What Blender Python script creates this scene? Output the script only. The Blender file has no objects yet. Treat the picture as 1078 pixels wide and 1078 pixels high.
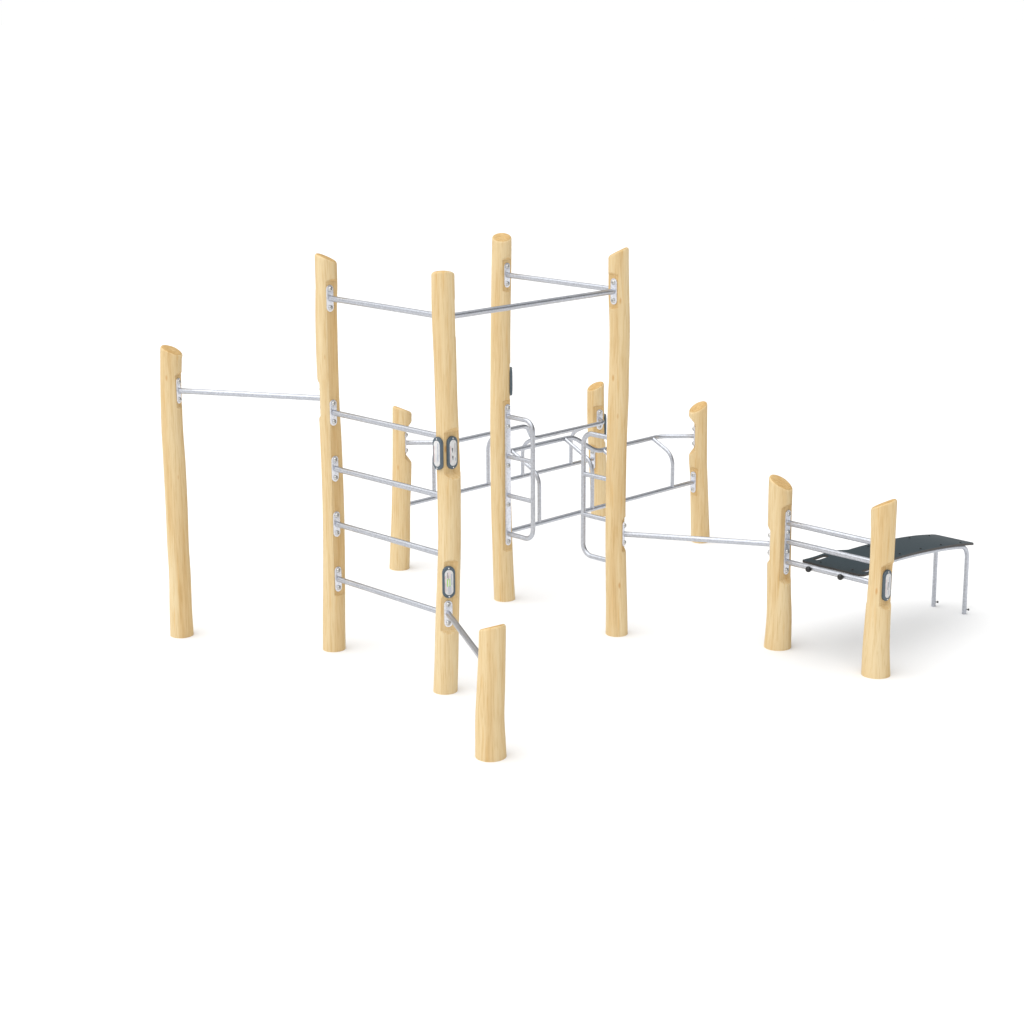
import bpy, bmesh, math, random
from mathutils import Vector, Matrix
R = math.radians
SC = bpy.context.scene
COL = SC.collection

# ------------------------------------------------------------------ camera
cam_d = bpy.data.cameras.new('camera')
cam_d.sensor_width = 36.0
cam_d.lens = 1988.0 * 36.0 / 1078.0
cam_d.shift_x = 2.1 / 1078.0
cam_d.clip_end = 2000
cam = bpy.data.objects.new('camera', cam_d)
COL.objects.link(cam)
cam.matrix_world = Matrix.Translation((0, 0, 4)) @ Matrix.Rotation(R(90 - 14.8534), 4, 'X') @ Matrix.Rotation(R(-0.2886), 4, 'Z')
SC.camera = cam

# ------------------------------------------------------------------ studio light
world = bpy.data.worlds.new('World')
SC.world = world
world.use_nodes = True
wn = world.node_tree.nodes
wl = world.node_tree.links
for n in list(wn):
    wn.remove(n)
w_out = wn.new('ShaderNodeOutputWorld')
w_bg = wn.new('ShaderNodeBackground')
w_tc = wn.new('ShaderNodeTexCoord')


def w_lobe(direction, lo, hi):
    d = wn.new('ShaderNodeVectorMath')
    d.operation = 'DOT_PRODUCT'
    d.inputs[1].default_value = Vector(direction).normalized()
    wl.new(w_tc.outputs['Generated'], d.inputs[0])
    m = wn.new('ShaderNodeMapRange')
    m.interpolation_type = 'SMOOTHSTEP'
    m.inputs['From Min'].default_value = lo
    m.inputs['From Max'].default_value = hi
    wl.new(d.outputs['Value'], m.inputs['Value'])
    return m.outputs['Result']


def w_math(op, a, b):
    m = wn.new('ShaderNodeMath')
    m.operation = op
    for i, v in enumerate((a, b)):
        if isinstance(v, (int, float)):
            m.inputs[i].default_value = v
        else:
            wl.new(v, m.inputs[i])
    return m.outputs[0]


# a white studio: brightest to the front left, a dark flag to the back right
dark = w_lobe((0.50, 0.85, 0.15), 0.30, 0.92)
key = w_lobe((-0.80, -0.55, 0.30), -0.1, 0.95)
strength = w_math('ADD', 0.25, w_math('MULTIPLY', key, 0.80))
strength = w_math('SUBTRACT', strength, w_math('MULTIPLY', dark, 0.16))
# the low rim of the studio is white all the way round
sep = wn.new('ShaderNodeSeparateXYZ')
wl.new(w_tc.outputs['Generated'], sep.inputs[0])
rim = wn.new('ShaderNodeMapRange')
rim.interpolation_type = 'SMOOTHSTEP'
rim.inputs['From Min'].default_value = 0.02
rim.inputs['From Max'].default_value = 0.10
rim.inputs['To Min'].default_value = 1.0
rim.inputs['To Max'].default_value = 0.0
wl.new(sep.outputs['Z'], rim.inputs['Value'])
strength = w_math('MAXIMUM', strength, w_math('MULTIPLY', rim.outputs['Result'], 1.1))
w_bg.inputs['Color'].default_value = (1, 1, 1, 1)
wl.new(strength, w_bg.inputs['Strength'])
wl.new(w_bg.outputs[0], w_out.inputs[0])

sun_d = bpy.data.lights.new('overhead_softbox', 'SUN')
sun_d.energy = 3.2
sun_d.angle = R(96)
sun_d.color = (1.0, 1.0, 1.0)
sun = bpy.data.objects.new('overhead_softbox', sun_d)
COL.objects.link(sun)
sun.location = (0, 8, 12)
sun.rotation_euler = (R(2), R(-7), 0)

SC.view_settings.view_transform = 'Standard'
SC.view_settings.look = 'None'
SC.view_settings.exposure = -0.13
SC.view_settings.gamma = 1.0
SC.view_settings.use_curve_mapping = False


# ------------------------------------------------------------------ materials
def new_mat(name):
    m = bpy.data.materials.new(name)
    m.use_nodes = True
    nt = m.node_tree
    return m, nt.nodes, nt.links, nt.nodes['Principled BSDF']


def mk(nodes, kind, **kw):
    n = nodes.new(kind)
    for k, v in kw.items():
        if k in n.inputs:
            n.inputs[k].default_value = v
        else:
            setattr(n, k, v)
    return n


def ramp(nodes, stops):
    r = nodes.new('ShaderNodeValToRGB')
    el = r.color_ramp.elements
    el[0].position, el[0].color = stops[0][0], (*stops[0][1], 1)
    el[1].position, el[1].color = stops[-1][0], (*stops[-1][1], 1)
    for p, c in stops[1:-1]:
        e = el.new(p)
        e.color = (*c, 1)
    return r


def coords(nodes, links, scale, space='Object'):
    t = nodes.new('ShaderNodeTexCoord')
    mp = nodes.new('ShaderNodeMapping')
    mp.inputs['Scale'].default_value = scale
    links.new(t.outputs[space], mp.inputs['Vector'])
    return mp.outputs['Vector']


def mix(nodes, links, fac, a, b, blend='MIX'):
    m = nodes.new('ShaderNodeMix')
    m.data_type = 'RGBA'
    m.blend_type = blend
    for sock, v in ((m.inputs[0], fac), (m.inputs[6], a), (m.inputs[7], b)):
        if isinstance(v, (int, float)):
            sock.default_value = v
        elif isinstance(v, tuple):
            sock.default_value = (*v, 1)
        else:
            links.new(v, sock)
    return m.outputs[2]


def wood(name, end=False, tint=None):
    m, N, L, P = new_mat(name)
    # broad tone, growing along the trunk
    n1 = mk(N, 'ShaderNodeTexNoise', Scale=1.0, Detail=3.0, Roughness=0.55)
    L.new(coords(N, L, (14, 14, 0.9)), n1.inputs['Vector'])
    tone = ramp(N, [(0.25, (0.635, 0.435, 0.205)), (0.50, (0.735, 0.568, 0.325)), (0.74, (0.775, 0.632, 0.395))])
    L.new(n1.outputs['Fac'], tone.inputs['Fac'])
    # fine fibres
    n2 = mk(N, 'ShaderNodeTexNoise', Scale=1.0, Detail=4.0, Roughness=0.65, Distortion=0.3)
    L.new(coords(N, L, (110, 110, 5.0)), n2.inputs['Vector'])
    fib = ramp(N, [(0.33, (0.83, 0.74, 0.60)), (0.52, (1, 1, 1)), (0.70, (1.0, 1.0, 1.0))])
    L.new(n2.outputs['Fac'], fib.inputs['Fac'])
    col = mix(N, L, 0.72, tone.outputs['Color'], fib.outputs['Color'], 'MULTIPLY')
    # orange streaks
    n3 = mk(N, 'ShaderNodeTexNoise', Scale=1.0, Detail=2.0, Roughness=0.5)
    L.new(coords(N, L, (46, 46, 2.6)), n3.inputs['Vector'])
    st = ramp(N, [(0.60, (0, 0, 0)), (0.76, (1, 1, 1))])
    L.new(n3.outputs['Fac'], st.inputs['Fac'])
    stf = N.new('ShaderNodeMath')
    stf.operation = 'MULTIPLY'
    stf.inputs[1].default_value = 0.42
    L.new(st.outputs['Color'], stf.inputs[0])
    col = mix(N, L, stf.outputs[0], col, (0.66, 0.38, 0.11))
    # a few small knots
    vo = mk(N, 'ShaderNodeTexVoronoi', Scale=1.0, Randomness=1.0)
    L.new(coords(N, L, (8.5, 8.5, 3.0)), vo.inputs['Vector'])
    kn = ramp(N, [(0.035, (1, 1, 1)), (0.085, (0, 0, 0))])
    L.new(vo.outputs['Distance'], kn.inputs['Fac'])
    knf = N.new('ShaderNodeMath')
    knf.operation = 'MULTIPLY'
    knf.inputs[1].default_value = 0.6
    L.new(kn.outputs['Color'], knf.inputs[0])
    col = mix(N, L, knf.outputs[0], col, (0.52, 0.24, 0.06))
    if end:
        n4 = mk(N, 'ShaderNodeTexNoise', Scale=1.0, Detail=3.0, Roughness=0.6)
        L.new(coords(N, L, (30, 170, 60)), n4.inputs['Vector'])
        r4 = ramp(N, [(0.35, (0.64, 0.52, 0.36)), (0.65, (0.88, 0.78, 0.62))])
        L.new(n4.outputs['Fac'], r4.inputs['Fac'])
        col = mix(N, L, 0.9, col, r4.outputs['Color'], 'MULTIPLY')
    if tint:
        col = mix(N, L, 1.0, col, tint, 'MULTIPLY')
    L.new(col, P.inputs['Base Color'])
    P.inputs['Roughness'].default_value = 0.70
    P.inputs['Specular IOR Level'].default_value = 0.05
    b = mk(N, 'ShaderNodeBump', Strength=0.10, Distance=0.0015)
    L.new(n2.outputs['Fac'], b.inputs['Height'])
    L.new(b.outputs['Normal'], P.inputs['Normal'])
    return m


def galvanised(name, base, rough, scale):
    m, N, L, P = new_mat(name)
    P.inputs['Metallic'].default_value = 1.0
    v = coords(N, L, (scale, scale, scale))
    vo = mk(N, 'ShaderNodeTexVoronoi', Scale=1.0, Randomness=1.0)
    L.new(v, vo.inputs['Vector'])
    no = mk(N, 'ShaderNodeTexNoise', Scale=1.6, Detail=4.0, Roughness=0.7)
    L.new(v, no.inputs['Vector'])
    sp = N.new('ShaderNodeSeparateColor')
    L.new(vo.outputs['Color'], sp.inputs[0])
    mm = mix(N, L, 0.5, sp.outputs[0], no.outputs['Fac'])
    lo = tuple(c * 0.86 for c in base)
    hi = tuple(min(1, c * 1.08) for c in base)
    r = ramp(N, [(0.25, lo), (0.75, hi)])
    L.new(mm, r.inputs['Fac'])
    L.new(r.outputs['Color'], P.inputs['Base Color'])
    rr = N.new('ShaderNodeMapRange')
    rr.inputs['To Min'].default_value = rough - 0.07
    rr.inputs['To Max'].default_value = rough + 0.10
    L.new(no.outputs['Fac'], rr.inputs['Value'])
    L.new(rr.outputs['Result'], P.inputs['Roughness'])
    b = mk(N, 'ShaderNodeBump', Strength=0.05, Distance=0.001)
    L.new(no.outputs['Fac'], b.inputs['Height'])
    L.new(b.outputs['Normal'], P.inputs['Normal'])
    return m


def plain(name, c, rough, spec=0.5, metal=0.0, var=0.12, scale=60):
    m, N, L, P = new_mat(name)
    no = mk(N, 'ShaderNodeTexNoise', Scale=1.0, Detail=3.0)
    L.new(coords(N, L, (scale, scale, scale)), no.inputs['Vector'])
    r = ramp(N, [(0.3, tuple(x * (1 - var) for x in c)), (0.7, tuple(min(1, x * (1 + var)) for x in c))])
    L.new(no.outputs['Fac'], r.inputs['Fac'])
    L.new(r.outputs['Color'], P.inputs['Base Color'])
    P.inputs['Roughness'].default_value = rough
    P.inputs['Specular IOR Level'].default_value = spec
    P.inputs['Metallic'].default_value = metal
    return m


M_WOOD = wood('debarked_wood')
M_END = wood('cut_wood', True)
M_PLANED = wood('planed_wood', tint=(0.95, 0.885, 0.79))      # milled seats: warmer inner wood, with deeper recess shade put into the tint
M_TUBE = galvanised('galvanised_tube', (0.53, 0.55, 0.595), 0.40, 130)
M_PLATE = galvanised('galvanised_plate', (0.77, 0.79, 0.85), 0.42, 110)
M_BOLT = plain('bolt_steel', (0.58, 0.575, 0.56), 0.32, metal=1.0, var=0.1, scale=220)
M_BEZEL = plain('slate_plastic', (0.075, 0.105, 0.130), 0.42)
M_PANEL = plain('pale_panel', (0.66, 0.655, 0.65), 0.30, var=0.10, scale=45)
M_INK_GREEN = plain('green_ink', (0.34, 0.66, 0.05), 0.4)
M_INK_BLUE = plain('grey_blue_ink', (0.33, 0.38, 0.48), 0.4)
M_INK_PINK = plain('pink_ink', (0.62, 0.33, 0.33), 0.4)
M_INK_DARK = plain('grey_ink', (0.13, 0.13, 0.145), 0.4)
M_BOARD = plain('slate_board', (0.031, 0.047, 0.056), 0.46, spec=0.45, var=0.10, scale=90)
M_EDGE = plain('board_edge', (0.060, 0.054, 0.050), 0.55)
M_BLACK = plain('black_plastic', (0.010, 0.011, 0.012), 0.28)
M_FLOOR = plain('white_floor', (0.86, 0.86, 0.86), 0.95, spec=0.0, var=0.0, scale=1)

# ------------------------------------------------------------------ mesh helpers
ORG = Vector((0, 0, 0))


def finish(bm, name, mats, sharp=30):
    bmesh.ops.recalc_face_normals(bm, faces=bm.faces)
    me = bpy.data.meshes.new(name)
    bm.to_mesh(me)
    bm.free()
    for m in mats:
        me.materials.append(m)
    me.polygons.foreach_set('use_smooth', [True] * len(me.polygons))
    me.set_sharp_from_angle(angle=R(sharp))
    return me


def link(name, me, parent=None, mat=None):
    o = bpy.data.objects.new(name, me)
    COL.objects.link(o)
    if parent is not None:
        o.parent = parent
    if mat is not None:
        o.matrix_local = mat
    return o


def fillet(pts, rad, n=8):
    pts = [Vector(p) for p in pts]
    out = [pts[0]]
    for i in range(1, len(pts) - 1):
        a, b, c = pts[i - 1], pts[i], pts[i + 1]
        r = rad[i - 1] if isinstance(rad, (list, tuple)) else rad
        u, v = (a - b).normalized(), (c - b).normalized()
        ang = u.angle(v)
        if ang > math.pi - 0.02 or r == 0:
            out.append(b)
            continue
        t = min(r / math.tan(ang / 2), (a - b).length * 0.48, (c - b).length * 0.48)
        r2 = t * math.tan(ang / 2)
        cen = b + (u + v).normalized() * (r2 / math.sin(ang / 2))
        p0, p1 = b + u * t, b + v * t
        d0, d1 = p0 - cen, p1 - cen
        tot = d0.angle(d1)
        ax = d0.cross(d1).normalized()
        for k in range(n + 1):
            out.append(cen + Matrix.Rotation(tot * k / n, 3, ax) @ d0)
    out.append(pts[-1])
    return out


def add_tube(bm, pts, r, seg=20, cap=True):
    pts = [Vector(p) for p in pts]
    rings = []
    prev = None
    ref = None
    for i, p in enumerate(pts):
        if i == 0:
            t = (pts[1] - p).normalized()
        elif i == len(pts) - 1:
            t = (p - pts[i - 1]).normalized()
        else:
            t = ((pts[i + 1] - p).normalized() + (p - pts[i - 1]).normalized()).normalized()
        if ref is None:
            ref = t.orthogonal().normalized()
        else:
            ref = prev.rotation_difference(t) @ ref
            ref = (ref - t * ref.dot(t)).normalized()
        prev = t
        b = t.cross(ref)
        rings.append([bm.verts.new(p + (ref * math.cos(2 * math.pi * k / seg) + b * math.sin(2 * math.pi * k / seg)) * r) for k in range(seg)])
    for a, b in zip(rings, rings[1:]):
        for k in range(seg):
            bm.faces.new((a[k], a[(k + 1) % seg], b[(k + 1) % seg], b[k]))
    if cap:
        bm.faces.new(rings[0][::-1])
        bm.faces.new(rings[-1])


def tube_mesh(name, pts, r, mat=None, org=None, seg=20):
    bm = bmesh.new()
    o = ORG if org is None else org
    add_tube(bm, [Vector(p) - o for p in pts], r, seg)
    return finish(bm, name, [mat or M_TUBE])


def pill(hw, hh, n=14):
    """outline in (y, z), rounded ends"""
    out = []
    for k in range(n + 1):
        a = math.pi * k / n
        out.append((hw * math.cos(a), hh - hw + hw * math.sin(a)))
    for k in range(n + 1):
        a = math.pi + math.pi * k / n
        out.append((hw * math.cos(a), -(hh - hw) + hw * math.sin(a)))
    return out


def add_pill(bm, hw, hh, x0, x1, bev, mi=0, dy=0, dz=0):
    loops = []
    for (w, h, x) in ((hw, hh, x0), (hw, hh, x1 - bev), (hw - bev * 0.35, hh - bev * 0.35, x1 - bev * 0.35), (hw - bev, hh - bev, x1)):
        loops.append([bm.verts.new((x, y + dy, z + dz)) for y, z in pill(w, h)])
    n = len(loops[0])
    fs = []
    for a, b in zip(loops, loops[1:]):
        for k in range(n):
            fs.append(bm.faces.new((a[k], a[(k + 1) % n], b[(k + 1) % n], b[k])))
    fs.append(bm.faces.new(loops[-1]))
    fs.append(bm.faces.new(loops[0][::-1]))
    for f in fs:
        f.material_index = mi


def add_dome(bm, r, h, x0, seg=18, rings=5, socket=0.45):
    prev = None
    first = None
    for i in range(rings + 1):
        a = (math.pi / 2) * i / rings * 0.80
        rr, x = r * math.cos(a), x0 + 0.002 + h * math.sin(a)
        ring = [bm.verts.new((x, rr * math.cos(2 * math.pi * k / seg), rr * math.sin(2 * math.pi * k / seg))) for k in range(seg)]
        if prev is None:
            base = [bm.verts.new((x0, r * math.cos(2 * math.pi * k / seg), r * math.sin(2 * math.pi * k / seg))) for k in range(seg)]
            bm.faces.new(base[::-1])
            prev = base
        for k in range(seg):
            bm.faces.new((prev[k], prev[(k + 1) % seg], ring[(k + 1) % seg], ring[k]))
        prev = ring
    xs = prev[0].co.x
    rr = r * socket
    hexr = [bm.verts.new((xs, rr * math.cos(2 * math.pi * k / seg), rr * math.sin(2 * math.pi * k / seg))) for k in range(seg)]
    for k in range(seg):
        bm.faces.new((prev[k], prev[(k + 1) % seg], hexr[(k + 1) % seg], hexr[k]))
    low = [bm.verts.new((xs - h * 0.55, v.co.y * 0.92, v.co.z * 0.92)) for v in hexr]
    for k in range(seg):
        bm.faces.new((hexr[k], hexr[(k + 1) % seg], low[(k + 1) % seg], low[k]))
    bm.faces.new(low)


def plate_mesh(hw, hh):
    bm = bmesh.new()
    add_pill(bm, hw, hh, 0, 0.007, 0.0015)
    return finish(bm, 'mounting_plate', [M_PLATE])


bm = bmesh.new()
add_dome(bm, 0.0160, 0.0115, 0)
BOLT = finish(bm, 'bolt', [M_BOLT])
PLATE = plate_mesh(0.0255, 0.083)

# ------------------------------------------------------------------ ground
bm = bmesh.new()
bmesh.ops.create_grid(bm, x_segments=1, y_segments=1, size=700)
g = link('ground', finish(bm, 'ground', [M_FLOOR]))
g['kind'] = 'structure'

# ------------------------------------------------------------------ posts: base point, top of axis, (height, sideways bow, radius)
POST = {
'A': ((-2.1922, 11.939), 1.922, [(-0.003, 0.0059, 0.0759), (0.19, 0.0069, 0.0727), (0.407, 0.0122, 0.0702), (0.615, 0.0104, 0.0696), (0.835, 0.0138, 0.0705), (1.155, 0.0147, 0.071), (1.426, 0.0121, 0.0685), (1.719, 0.0195, 0.0674), (1.935, 0.0321, 0.069)]),
'B': ((-1.1505, 11.641), 2.544, [(-0.001, 0.0039, 0.0732), (0.209, 0.0077, 0.072), (0.429, 0.0143, 0.0707), (0.798, 0.0228, 0.0687), (1.096, 0.0244, 0.0673), (1.387, 0.0217, 0.0666), (1.597, 0.0174, 0.0654), (1.771, 0.0154, 0.0658), (1.922, 0.0142, 0.067), (2.072, 0.0151, 0.0674), (2.221, 0.0172, 0.0666), (2.368, 0.0239, 0.067)]),
'C': ((-0.3987, 10.846), 2.550, [(-0.008, -0.0005, 0.0745), (0.2, 0.0087, 0.073), (0.455, 0.0167, 0.072), (0.688, 0.0273, 0.0699), (0.949, 0.0372, 0.0686), (1.102, 0.0381, 0.069), (1.378, 0.0375, 0.0705), (1.765, 0.0301, 0.0657), (2.01, 0.0262, 0.0659), (2.309, 0.0203, 0.0682), (2.53, 0.0196, 0.0667)]),
'D': ((-0.0491, 12.697), 2.543, [(-0.002, 0.0083, 0.073), (0.196, -0.0002, 0.0717), (0.374, -0.0049, 0.0698), (0.574, -0.01, 0.0699), (0.914, -0.0145, 0.0694), (1.311, -0.0147, 0.0676), (1.563, -0.0115, 0.0675), (1.91, -0.0081, 0.0664), (2.342, 0.0003, 0.0665), (2.501, 0.0035, 0.0653)]),
'E': ((0.7051, 11.921), 2.537, [(-0.012, 0.0006, 0.0742), (0.216, -0.0029, 0.0707), (0.508, -0.011, 0.0687), (0.796, -0.0162, 0.0665), (1.017, -0.0152, 0.0662), (1.315, -0.0119, 0.0652), (1.61, -0.0049, 0.0666), (1.727, -0.0027, 0.0643), (2.034, -0.0009, 0.0651), (2.289, -0.0089, 0.0659), (2.5, -0.0125, 0.0641)]),
'F': ((-0.8129, 13.475), 1.209, [(-0.012, -0.0109, 0.0736), (0.172, -0.002, 0.073), (0.405, 0.0072, 0.0688), (0.78, 0.0226, 0.0694), (1.193, 0.0306, 0.0689)]),
'G': ((-0.1128, 9.7937), 0.758, [(-0.006, -0.0, 0.0877), (0.09, -0.002, 0.0854), (0.234, -0.004, 0.0814), (0.414, 0.0036, 0.0785), (0.629, 0.0114, 0.075), (0.733, 0.014, 0.0745)]),
'H': ((0.7372, 14.9963), 1.078, [(-0.005, 0.0053, 0.0746), (0.172, -0.0065, 0.0724), (0.499, -0.0228, 0.0705), (0.808, -0.0373, 0.0701), (1.027, -0.0403, 0.0684)]),
'I': ((1.4886, 14.175), 1.072, [(0.009, -0.0047, 0.0727), (0.323, -0.0186, 0.0694), (0.561, -0.0305, 0.068), (0.634, -0.0356, 0.0694), (1.046, -0.0433, 0.0696)]),
'J': ((1.7402, 11.6369), 1.107, [(-0.009, -0.0059, 0.0888), (0.219, -0.0021, 0.081), (0.378, -0.0086, 0.0774), (0.519, -0.0121, 0.0769), (0.848, -0.0185, 0.076), (0.979, -0.0202, 0.0758), (1.054, -0.0202, 0.0757)]),
'K': ((2.2703, 11.0985), 1.103, [(-0.007, 0.0005, 0.0894), (0.185, -0.0054, 0.0823), (0.391, -0.0032, 0.077), (0.545, 0.0003, 0.0744), (0.738, 0.0052, 0.0732), (0.925, 0.0045, 0.0755), (1.069, 0.0025, 0.0776)]),
}
SLOPE = {'A': (-.45, .12), 'B': (-.45, -.04), 'C': (0, -.38), 'D': (0, .40), 'E': (.5, -.18), 'F': (-.4, -.22), 'G': (.25, -.33),
         'H': (.45, .22), 'I': (.52, .28), 'J': (-.5, .32), 'K': (.42, -.27)}
PLABEL = {
'A': 'tall single post at the far left with a slanted top',
'B': 'tall post carrying the left ends of the four ladder rungs',
'C': 'tall post nearest the viewer with three oval signs',
'D': 'tall post at the back carrying a grip ladder on a long steel plate',
'E': 'tall post on the right of the square of high bars',
'F': 'waist high post at the back left holding a parallel bar in its notch',
'G': 'short thick stump in front, joined by a low bar',
'H': 'waist high post at the very back, partly hidden',
'I': 'waist high post at the back right with a deep side notch',
'J': 'waist high post with a long notched plate for three rails',
'K': 'waist high post at the far right with one oval sign',
}


def base(k, dx=0.0, z=0.0):
    (x, y), _, _ = POST[k]
    return Vector((x + dx, y, z))


def heading(a, b):
    return math.atan2(b.y - a.y, b.x - a.x)


def direction(az):
    return Vector((math.cos(az), math.sin(az), 0))


FLATS = {k: [] for k in POST}      # (azimuth, distance from base axis, z0, z1, sideways shift)


def flat(k, az, d, z0, z1, dx=0.0):
    FLATS[k].append((az, d, z0, z1, dx))


# ------------------------------------------------------------------ the frame
FR = bpy.data.objects.new('climbing_frame', None)
COL.objects.link(FR)
ORG = Vector((0.2, 12.2, 0))
FR.location = ORG
FR['label'] = 'wooden post fitness and climbing frame with galvanised bars, ladders and parallel bars'
FR['category'] = 'climbing frame'


def place(name, me, parent, pos, az):
    return link(name, me, parent, Matrix.Translation(Vector(pos) - ORG) @ Matrix.Rotation(az, 4, 'Z'))


def mount(parent, k, az, d, z, dx=0.0, hole=True):
    """plate with two bolts on a milled flat; returns the point where the tube starts"""
    p = base(k, dx, z) + direction(az) * d
    place('mounting_plate', PLATE, parent, p + direction(az) * 0.0005, az)
    for s in (-1, 1):
        place('bolt', BOLT, parent, p + direction(az) * 0.0075 + Vector((0, 0, s * 0.058)), az)
    return p + direction(az) * 0.003


def long_plate(parent, k, az, d, z0, z1, bolts):
    me = plate_mesh(0.0255, (z1 - z0) / 2)
    p = base(k, 0, (z0 + z1) / 2) + direction(az) * d
    place('mounting_plate', me, parent, p + direction(az) * 0.0005, az)
    for z in bolts:
        q = base(k, 0, z) + direction(az) * (d + 0.0075)
        place('bolt', BOLT, parent, q, az)


RB = 0.0178


def bar(name, a, b, z, da, db, dxa=0.0, dxb=0.0, r=RB, cut=True, label=None):
    A, B = base(a, dxa), base(b, dxb)
    az = heading(A, B)
    pa = A + direction(az) * (da + 0.003) + Vector((0, 0, z))
    pb = B - direction(az) * (db + 0.003) + Vector((0, 0, z))
    o = link(name, tube_mesh(name, [pa, pb], r), FR)
    if label:
        o['label'] = label
    mount(o, a, az, da, z, dxa)
    mount(o, b, az + math.pi, db, z, dxb)
    if cut:
        flat(a, az, da, z - 0.103, z + 0.103, dxa)
        flat(b, az + math.pi, db, z - 0.103, z + 0.103, dxb)
    return o


bar('chin_up_bar', 'A', 'B', 1.655, .068, .043, dxb=.020, label='mid height bar from the far left post')
bar('chin_up_bar', 'B', 'C', 2.294, .064, .045, dxb=.020, cut=False, label='high bar above the ladder rungs')
bar('chin_up_bar', 'C', 'E', 2.287, .055, .056, label='high bar crossing from the nearest post to the right')
bar('chin_up_bar', 'D', 'E', 2.288, .050, .050, label='high bar at the back')
for z, dc in ((1.575, .033), (1.214, .038), (0.852, .034), (0.487, .018)):
    bar('ladder_rung', 'B', 'C', z, .064, .045, dxb=dc, cut=False)
    flat('C', heading(base('B'), base('C')) + math.pi, .045, z - .103, z + .103, dc)
azBC = heading(base('B'), base('C'))
flat('B', azBC, .064, .385, 2.398)
flat('C', azBC + math.pi, .045, 2.19, 2.398, .020)
bar('balance_bar', 'C', 'G', 0.508, .050, .055, dxa=.012, label='low bar running down to the short front stump')
bar('balance_bar', 'E', 'J', 0.688, .036, .069, label='low bar between the tall right post and the three rails')

# three push-up rails on long plates
azJK = heading(base('J'), base('K'))
rails = []
for i, z in enumerate((0.841, 0.718, 0.583)):
    pa = base('J', 0, z) + direction(azJK) * 0.042
    pb = base('K', 0, z) - direction(azJK) * 0.055
    rails.append(link('push_up_rail', tube_mesh('push_up_rail', [pa, pb], 0.0182), FR))
long_plate(rails[0], 'J', azJK, .037, .498, .926, (.900, .780, .652, .526))
long_plate(rails[0], 'K', azJK + math.pi, .052, .498, .926, (.900, .780, .652, .526))
flat('J', azJK, .037, .470, .948)
flat('K', azJK + math.pi, .052, .470, .948)

# grip ladders on the back pair of tall posts
azDE = heading(base('D'), base('E'))
for k, az, d, reach in (('D', azDE, .048, .296), ('E', azDE + math.pi, .050, .312)):
    B = base(k)
    n = direction(az)
    z0, z1 = .486, 1.319
    pts = [B + n * (d + .003) + Vector((0, 0, z1)), B + n * reach + Vector((0, 0, z1)),
           B + n * reach + Vector((0, 0, z0)), B + n * (d + .003) + Vector((0, 0, z0))]
    o = link('grip_ladder', tube_mesh('grip_ladder', fillet(pts, .075, 10), 0.0163), FR)
    o['label'] = 'grip ladder at the left of the pair' if k == 'D' else 'grip ladder at the right of the pair'
    for z in (1.039, .762):
        link('rung', tube_mesh('rung', [B + n * (d + .003) + Vector((0, 0, z)), B + n * reach + Vector((0, 0, z))], 0.0152), o)
    long_plate(o, k, az, d, .403, 1.405, (1.378, 1.249, .974, .695, .430))
    flat(k, az, d, .375, 1.43)

# parallel bars
def parallel(a, b, side, za, dxb, o1, z1, o2, z2, ups, azA, dA, azB, dB, zl, lab, sx=0.0):
    A, B = base(a), base(b, dxb)
    s_dir = (B - A).normalized()
    o_dir = (side - A)
    o_dir = (o_dir - s_dir * o_dir.dot(s_dir)).normalized()
    L = (B - A).length

    def P(s, o, z):
        return A + s_dir * s + o_dir * o + Vector((0, 0, z))
    start = A + direction(azA) * (dA + .003) + Vector((0, 0, z1))
    end = B + direction(azB) * (dB + .003) + Vector((0, 0, z2))
    pts = [start, P(o1 + .0, o1, z1), P(za, o1, z1), P(za + .175, o2, z2), P(L - o2 + sx, o2, z2), end]
    up = link('parallel_bar', tube_mesh('parallel_bar', fillet(pts, [.09, .16, .16, .15 if sx == 0 else .07], 10), 0.0165), FR)
    up['label'] = lab
    az = heading(A, B)
    da = .05
    db = .047
    low = link('lower_rail', tube_mesh('lower_rail', [A + direction(az) * (da + .003) + Vector((0, 0, zl)), B - direction(az) * (db + .003) + Vector((0, 0, zl))], 0.0160), up)
    mount(up, a, azA, dA, z1)
    mount(up, b, azB, dB, z2, dxb)
    mount(up, a, az, da, zl)
    mount(up, b, az + math.pi, db, zl, dxb)
    for kk, aa, dd, zz, xx in ((a, azA, dA, z1, 0), (b, azB, dB, z2, dxb), (a, az, da, zl, 0), (b, az + math.pi, db, zl, dxb)):
        flat(kk, aa, dd, zz - .105, zz + .105, xx)
    for s in ups:
        o, z = (o1, z1) if s < za else (o2, z2)
        pu = [P(s, 0, zl), P(s, 0, z - o * 0.48), P(s, o, z)]
        link('upright', tube_mesh('upright', fillet(pu, .13, 12), 0.0145), up)


azDI = heading(base('D'), base('I'))
azFH = heading(base('F'), base('H', -.025))
parallel('D', 'I', base('F'), 1.0, -.038, .28, .965, .208, .836, (.361, .911, 1.25, 1.807),
         azDI + R(45), .05, azDI + math.pi - R(45), .028, .482, 'parallel bar rail at the right, in front of the other')
parallel('F', 'H', base('D'), 1.07, -.025, .262, .954, .150, .806, (.346, .912, 1.29, 1.842),
         azFH - R(45), .05, R(-72), .048, .474, 'parallel bar rail at the back left', .055)


# ------------------------------------------------------------------ oval signs
def sign_bezel():
    bm = bmesh.new()
    add_pill(bm, .0385, .099, 0, .016, .004)
    return finish(bm, 'information_sign', [M_BEZEL])


BEZEL = sign_bezel()


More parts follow.
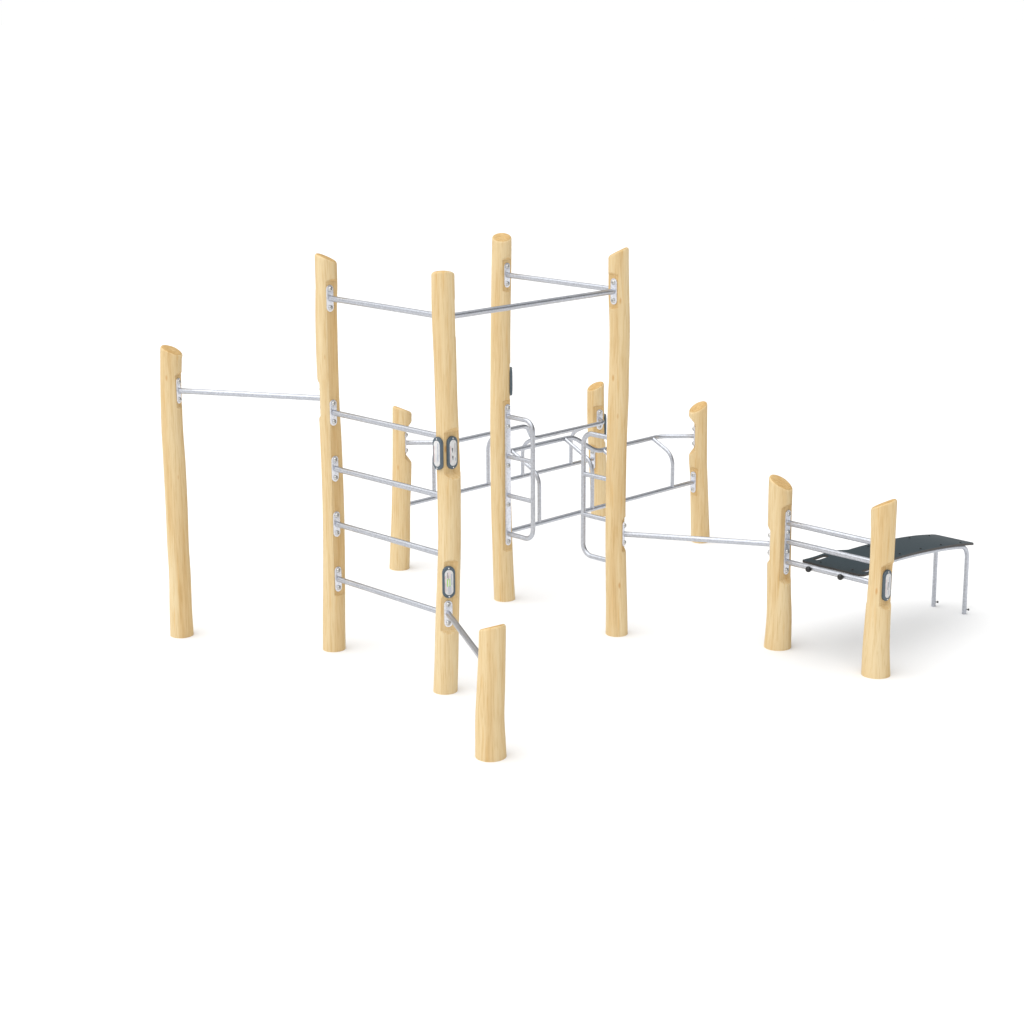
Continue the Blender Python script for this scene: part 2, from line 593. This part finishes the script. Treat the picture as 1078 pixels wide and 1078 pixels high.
def sign_panel(prints):
    bm = bmesh.new()
    add_pill(bm, .026, .078, .0155, .0185, .0012)
    for (y, z, w, h, mi) in prints:
        x = .0189
        add_blot(bm, x, y, z, w, h, mi)
    return finish(bm, 'panel', [M_PANEL, M_INK_GREEN, M_INK_BLUE, M_INK_PINK, M_INK_DARK])


def add_blot(bm, x, y, z, w, h, mi):
    r = min(w, h) * .5
    vs = []
    for k in range(16):
        a = 2 * math.pi * k / 16
        vs.append(bm.verts.new((x, y + math.cos(a) * r + math.copysign(w / 2 - r, math.cos(a)), z + math.sin(a) * r + math.copysign(h / 2 - r, math.sin(a)))))
    top = bm.faces.new(vs)
    low = [bm.verts.new((x - .0012, v.co.y, v.co.z)) for v in vs]
    fs = [top]
    for k in range(16):
        fs.append(bm.faces.new((vs[k], vs[(k + 1) % 16], low[(k + 1) % 16], low[k])))
    for f in fs:
        f.material_index = mi


bm = bmesh.new()
add_dome(bm, .005, .003, 0, seg=12, rings=3)
SCREW = finish(bm, 'screw', [plain('bright_screw', (.8, .8, .8), .25, metal=1.0)])


def sign(k, az, d, z, dx, prints, lab, cut=None):
    p = base(k, dx, z) + direction(az) * (d + .0005)
    o = place('information_sign', BEZEL, FR, p, az)
    o['label'] = lab
    link('panel', sign_panel(prints), o)
    for s in (-1, 1):
        link('screw', SCREW, o, Matrix.Translation((.0155, 0, s * .0875)))
    flat(k, az, d if cut is None else cut, z - .122, z + .122, dx)


pink = (-.0215, -.006, .0025, .10, 3)
lines = [(-.004 + i * .004, -.045, .0014, .05, 2) for i in range(5)]
azCE = heading(base('C'), base('E'))
sign('C', azCE + math.pi, .066, 1.495, .031, [pink, (.012, .01, .006, .11, 2), (.004, -.03, .002, .05, 2)], 'dark rimmed oval sign facing left at chest height')
sign('C', azBC, .035, 1.495, .031, [pink, (-.007, .022, .009, .018, 4), (-.006, .010, .005, .014, 4), (-.005, -.024, .010, .016, 4), (-.004, -.034, .005, .016, 4),
                                     (.013, .030, .003, .06, 4), (.016, -.04, .005, .02, 2)], 'dark rimmed oval sign with grey figures in a deep notch')
azCG = heading(base('C'), base('G'))
sign('C', azCG, .057, .709, .014, [pink, (-.0105, .0, .0050, .050, 1), (.0045, .0, .0050, .050, 1), (-.005, .045, .002, .04, 3), (.006, .048, .002, .035, 3),
                                    (-.004, .03, .002, .03, 4), (.016, .018, .0035, .07, 2), (-.0105, .045, .003, .035, 4)] + lines, 'low oval sign with two green bars above the low bar plate')
sign('D', R(4), .061, 1.556, -.010, [pink], 'oval sign seen edge on at the back')
sign('H', R(6), .064, .742, -.036, [pink], 'oval sign seen edge on at the very back')
sign('K', azBC, .043, .590, .0, [pink, (-.002, -.002, .006, .05, 4), (.010, .02, .005, .07, 2), (.006, -.045, .004, .03, 2)], 'oval sign low on the far right post')


# ------------------------------------------------------------------ build the posts
def cubic(pts):
    xs = [p[0] for p in pts]

    def f(z, j):
        if z <= xs[0]:
            return pts[0][j]
        if z >= xs[-1]:
            return pts[-1][j]
        i = max(i for i in range(len(xs)) if xs[i] <= z)
        i = min(i, len(xs) - 2)

        def m(i):
            if i == 0:
                return (pts[1][j] - pts[0][j]) / (xs[1] - xs[0])
            if i == len(xs) - 1:
                return (pts[-1][j] - pts[-2][j]) / (xs[-1] - xs[-2])
            return (pts[i + 1][j] - pts[i - 1][j]) / (xs[i + 1] - xs[i - 1])
        h = xs[i + 1] - xs[i]
        t = (z - xs[i]) / h
        return ((2 * t ** 3 - 3 * t ** 2 + 1) * pts[i][j] + (t ** 3 - 2 * t ** 2 + t) * h * m(i)
                + (-2 * t ** 3 + 3 * t ** 2) * pts[i + 1][j] + (t ** 3 - t ** 2) * h * m(i + 1))
    return f


random.seed(4)
for k, (b, zt, prof) in POST.items():
    f = cubic(prof)
    B = Vector((b[0], b[1], 0))
    nn = B.normalized()
    lat = Vector((nn.y, -nn.x, 0))
    gx, gy = SLOPE[k]
    seg = 128
    ph = [random.uniform(0, 6.28) for _ in range(4)]
    rb = f(zt, 2)
    zs = zt - (abs(gx) + abs(gy)) * rb * 1.05 - .02      # straight part ends here
    zset = {-0.02}
    n = int((zs) / .008)
    for i in range(n + 1):
        zset.add(round(zs * i / n, 5))
    for az, d, z0, z1, dx in FLATS[k]:
        for z in (z0, z1, z0 - .0225, z1 + .0225, z0 - .045, z1 + .045):
            if 0 < z < zs:
                zset.add(round(z, 5))
    zl = sorted(zset)
    zl = [z for i, z in enumerate(zl) if i == 0 or z - zl[i - 1] > .0012]

    def radial(a, z):
        return 1 + .010 * math.sin(2 * a + ph[0] + z * .6) + .006 * math.sin(3 * a + ph[1] - z * 1.1) + .004 * math.sin(5 * a + ph[2] + 2 * z)

    milled = set()

    def lim(p):
        for az, d, z0, z1, dx in FLATS[k]:
            nrm = direction(az)
            ex = max(z0 - p.z, p.z - z1, 0)
            t = (p - B - Vector((dx, 0, 0))).dot(nrm) - d - ex * .95
            if t > 0:
                p = p - nrm * t
                lim.moved = lim.moved or t > .0004
        return p

    def put(bm, p):
        lim.moved = False
        v = bm.verts.new(lim(p) - ORG)
        if lim.moved:
            milled.add(v)
        return v
    bm = bmesh.new()
    rings = []
    for z in zl:
        rr, c = f(z, 2), B + lat * f(z, 1)
        rings.append([put(bm, c + Vector((math.cos(a) * rr * radial(a, z), math.sin(a) * rr * radial(a, z), z)))
                      for a in (2 * math.pi * i / seg for i in range(seg))])
    # sheared rings up to the slanted cut, then a sanded rim and the cut face
    cT = B + lat * f(zt, 1)
    bev = .015

    def top_ring(inset, drop, q):
        out = []
        for i in range(seg):
            a = 2 * math.pi * i / seg
            hi = max(0.0, (gx * math.cos(a) + gy * math.sin(a)) / math.hypot(gx, gy))
            if inset <= bev:
                inset_a, drop_a = inset * (1 + .7 * hi), drop * (1 + .9 * hi)
            else:
                inset_a, drop_a = bev * (1 + .7 * hi) + (inset - bev) * (rb - bev * (1 + .7 * hi)) / (rb - bev), drop
            rr = rb * radial(a, zt) - inset_a
            x, y = math.cos(a) * rr, math.sin(a) * rr
            xo, yo = math.cos(a) * rb, math.sin(a) * rb
            zz = zt + gx * x + gy * y - drop_a
            z = zs + (zz - zs) * q
            c = B + lat * (f(zs, 1) + (f(zt, 1) - f(zs, 1)) * q)
            out.append(put(bm, Vector((c.x + x, c.y + y, z))))
        return out
    for q in (.12, .24, .36, .48, .6, .7, .8, .9, 1.0):
        rings.append(top_ring(0, bev, q))
    nside = len(rings)
    for i in range(1, 9):
        t = i / 8 * math.pi / 2
        rings.append(top_ring(bev * (1 - math.cos(t)), bev * (1 - math.sin(t)), 1.0))
    nrim = len(rings)
    for i in (.25, .5, .75, .92):
        rings.append(top_ring(bev + (rb - bev) * i, 0, 1.0))
    for j in range(len(rings) - 1):
        a_, b_ = rings[j], rings[j + 1]
        for i in range(seg):
            fc = bm.faces.new((a_[i], a_[(i + 1) % seg], b_[(i + 1) % seg], b_[i]))
            if j >= nside + 3:
                fc.material_index = 1
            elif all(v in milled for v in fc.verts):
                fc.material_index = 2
    fc = bm.faces.new(rings[-1])
    fc.material_index = 1
    bm.faces.new(rings[0][::-1])
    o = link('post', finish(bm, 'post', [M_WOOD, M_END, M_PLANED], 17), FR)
    o['label'] = PLABEL[k]

# ------------------------------------------------------------------ the sit-up bench
J0 = base('J')
e_dir = (base('K') - J0).normalized()
l_dir = Vector((-e_dir.y, e_dir.x, 0))
ec, lc = .357, .75
BN = bpy.data.objects.new('sit_up_bench', None)
COL.objects.link(BN)
BN.location = J0 + e_dir * ec + l_dir * lc
BN.rotation_euler = (0, 0, math.atan2(e_dir.y, e_dir.x))
BN['label'] = 'curved dark slate sit-up bench on two galvanised legs beside the right hand posts'
BN['category'] = 'bench'

ZP = [(0.0, .604, 0), (.16, .596, 0), (.26, .596, 0), (.45, .601, 0), (.70, .592, 0), (1.0, .569, 0), (1.25, .541, 0), (1.48, .503, 0)]
zp = cubic(ZP)


def prof_z(l):
    return zp(l, 1)


def board_mesh():
    out = []

    def arc(cx, cy, r, a0, a1, n=6):
        for i in range(n + 1):
            a = R(a0 + (a1 - a0) * i / n)
            out.append((cx + r * math.cos(a), cy + r * math.sin(a)))
    W, w = .236, .160        # half widths of the foot end and of the back board
    y0, y1, y2, y3 = .042, .372, .485, 1.468
    arc(-W + .03, y0 + .03, .03, 180, 270)
    arc(W - .03, y0 + .03, .03, 270, 360)
    arc(W - .03, y1 - .03, .03, 0, 55)
    for i in range(1, 8):
        t = i / 8
        s = t * t * (3 - 2 * t)
        out.append((W - .012 + (w - W + .012) * s, y1 - .012 + (y2 - y1) * t))
    arc(w - .03, y3 - .03, .03, 0, 90)
    arc(-w + .03, y3 - .03, .03, 90, 180)
    for i in range(1, 8):
        t = 1 - i / 8
        s = t * t * (3 - 2 * t)
        out.append((-(W - .012 + (w - W + .012) * s), y1 - .012 + (y2 - y1) * t))
    arc(-W + .03, y1 - .03, .03, 125, 180)
    holes = []
    for sx in (-1, 1):
        h = []
        cx, c0, c1, r = sx * .190, .140, .245, .021
        for i in range(9):
            a = math.pi * i / 8
            h.append((cx + r * math.cos(a), c1 + r * math.sin(a)))
        for i in range(9):
            a = math.pi + math.pi * i / 8
            h.append((cx + r * math.cos(a), c0 + r * math.sin(a)))
        holes.append(h)
    bm = bmesh.new()
    edges = []
    for lp in [out] + holes:
        vs = [bm.verts.new((x, y, 0)) for x, y in lp]
        for i in range(len(vs)):
            edges.append(bm.edges.new((vs[i], vs[(i + 1) % len(vs)])))
    bmesh.ops.triangle_fill(bm, edges=edges, use_beauty=True, use_dissolve=False)
    l = .06
    while l < 1.48:
        bmesh.ops.bisect_plane(bm, geom=bm.verts[:] + bm.edges[:] + bm.faces[:], plane_co=(0, l, 0), plane_no=(0, 1, 0))
        l += .03
    bmesh.ops.recalc_face_normals(bm, faces=bm.faces)
    if bm.faces[0].normal.z < 0:
        bmesh.ops.reverse_faces(bm, faces=bm.faces)
    th, bv = .014, .003
    bnd = [e for e in bm.edges if e.is_boundary]
    ext = bmesh.ops.extrude_edge_only(bm, edges=bnd)
    side = [g for g in ext['geom'] if isinstance(g, bmesh.types.BMFace)]
    low = set(v for v in ext['geom'] if isinstance(v, bmesh.types.BMVert))
    for v in low:
        v.co.z -= th
    for f_ in side:
        f_.material_index = 1
    tops = [f_ for f_ in bm.faces if f_ not in set(side)]
    dup = bmesh.ops.duplicate(bm, geom=tops)
    for g_ in dup['geom']:
        if isinstance(g_, bmesh.types.BMVert):
            g_.co.z -= th
        if isinstance(g_, bmesh.types.BMFace):
            g_.normal_flip()
    bmesh.ops.remove_doubles(bm, verts=bm.verts, dist=.0003)
    for v in bm.verts:
        v.co.z += prof_z(v.co.y)
        v.co.y -= lc
    me = finish(bm, 'board', [M_BOARD, M_EDGE], 30)
    return me


link('board', board_mesh(), BN)
rails_x = (.235 - ec, .480 - ec)
for x in rails_x:
    r = .0150
    pts = [(x, -.012 - lc, .580)]
    l = .06
    while l < 1.28:
        pts.append((x, l - lc, prof_z(l) - .014 - r - .001 if l > .2 else prof_z(.2) - .014 - r - .003))
        l += .06
    zb = prof_z(1.43) - .029
    pts = [Vector(p) for p in pts]
    corner = fillet([pts[-1], (x, 1.432 - lc, zb), (x, 1.44 - lc, 0.0)], .095, 12)
    o = link('leg_rail', tube_mesh('leg_rail', pts[:-1] + corner, r, org=Vector()), BN)
    bm = bmesh.new()
    bmesh.ops.create_uvsphere(bm, u_segments=24, v_segments=16, radius=.0195, matrix=Matrix.Translation((x, -.027 - lc, .579)))
    link('end_cap', finish(bm, 'end_cap', [M_BLACK]), o)
    # black ground screw beside the foot of the leg
    bm = bmesh.new()
    px = Vector((x, 1.44 - lc, .030))
    dv = Vector((e_dir.x, l_dir.x, 0)).normalized()       # towards +X of the scene, in bench axes
    add_tube(bm, [px + dv * .010, px + dv * .026], .0035, 12)
    add_tube(bm, [px + dv * .024, px + dv * .032], .0075, 12)
    link('plug', finish(bm, 'plug', [M_BLACK]), o)
bm = bmesh.new()
add_dome(bm, .0075, .003, 0, seg=14, rings=3)
bmesh.ops.rotate(bm, verts=bm.verts, cent=(0, 0, 0), matrix=Matrix.Rotation(R(-90), 3, 'Y'))
STUD = finish(bm, 'stud', [M_BLACK])
for l in (.10, .62, .86, 1.10, 1.34):
    for x in rails_x:
        sl = (prof_z(l + .01) - prof_z(l - .01)) / .02
        link('stud', STUD, BN, Matrix.Translation((x, l - lc, prof_z(l) + .0003)) @ Matrix.Rotation(math.atan(sl), 4, 'X'))
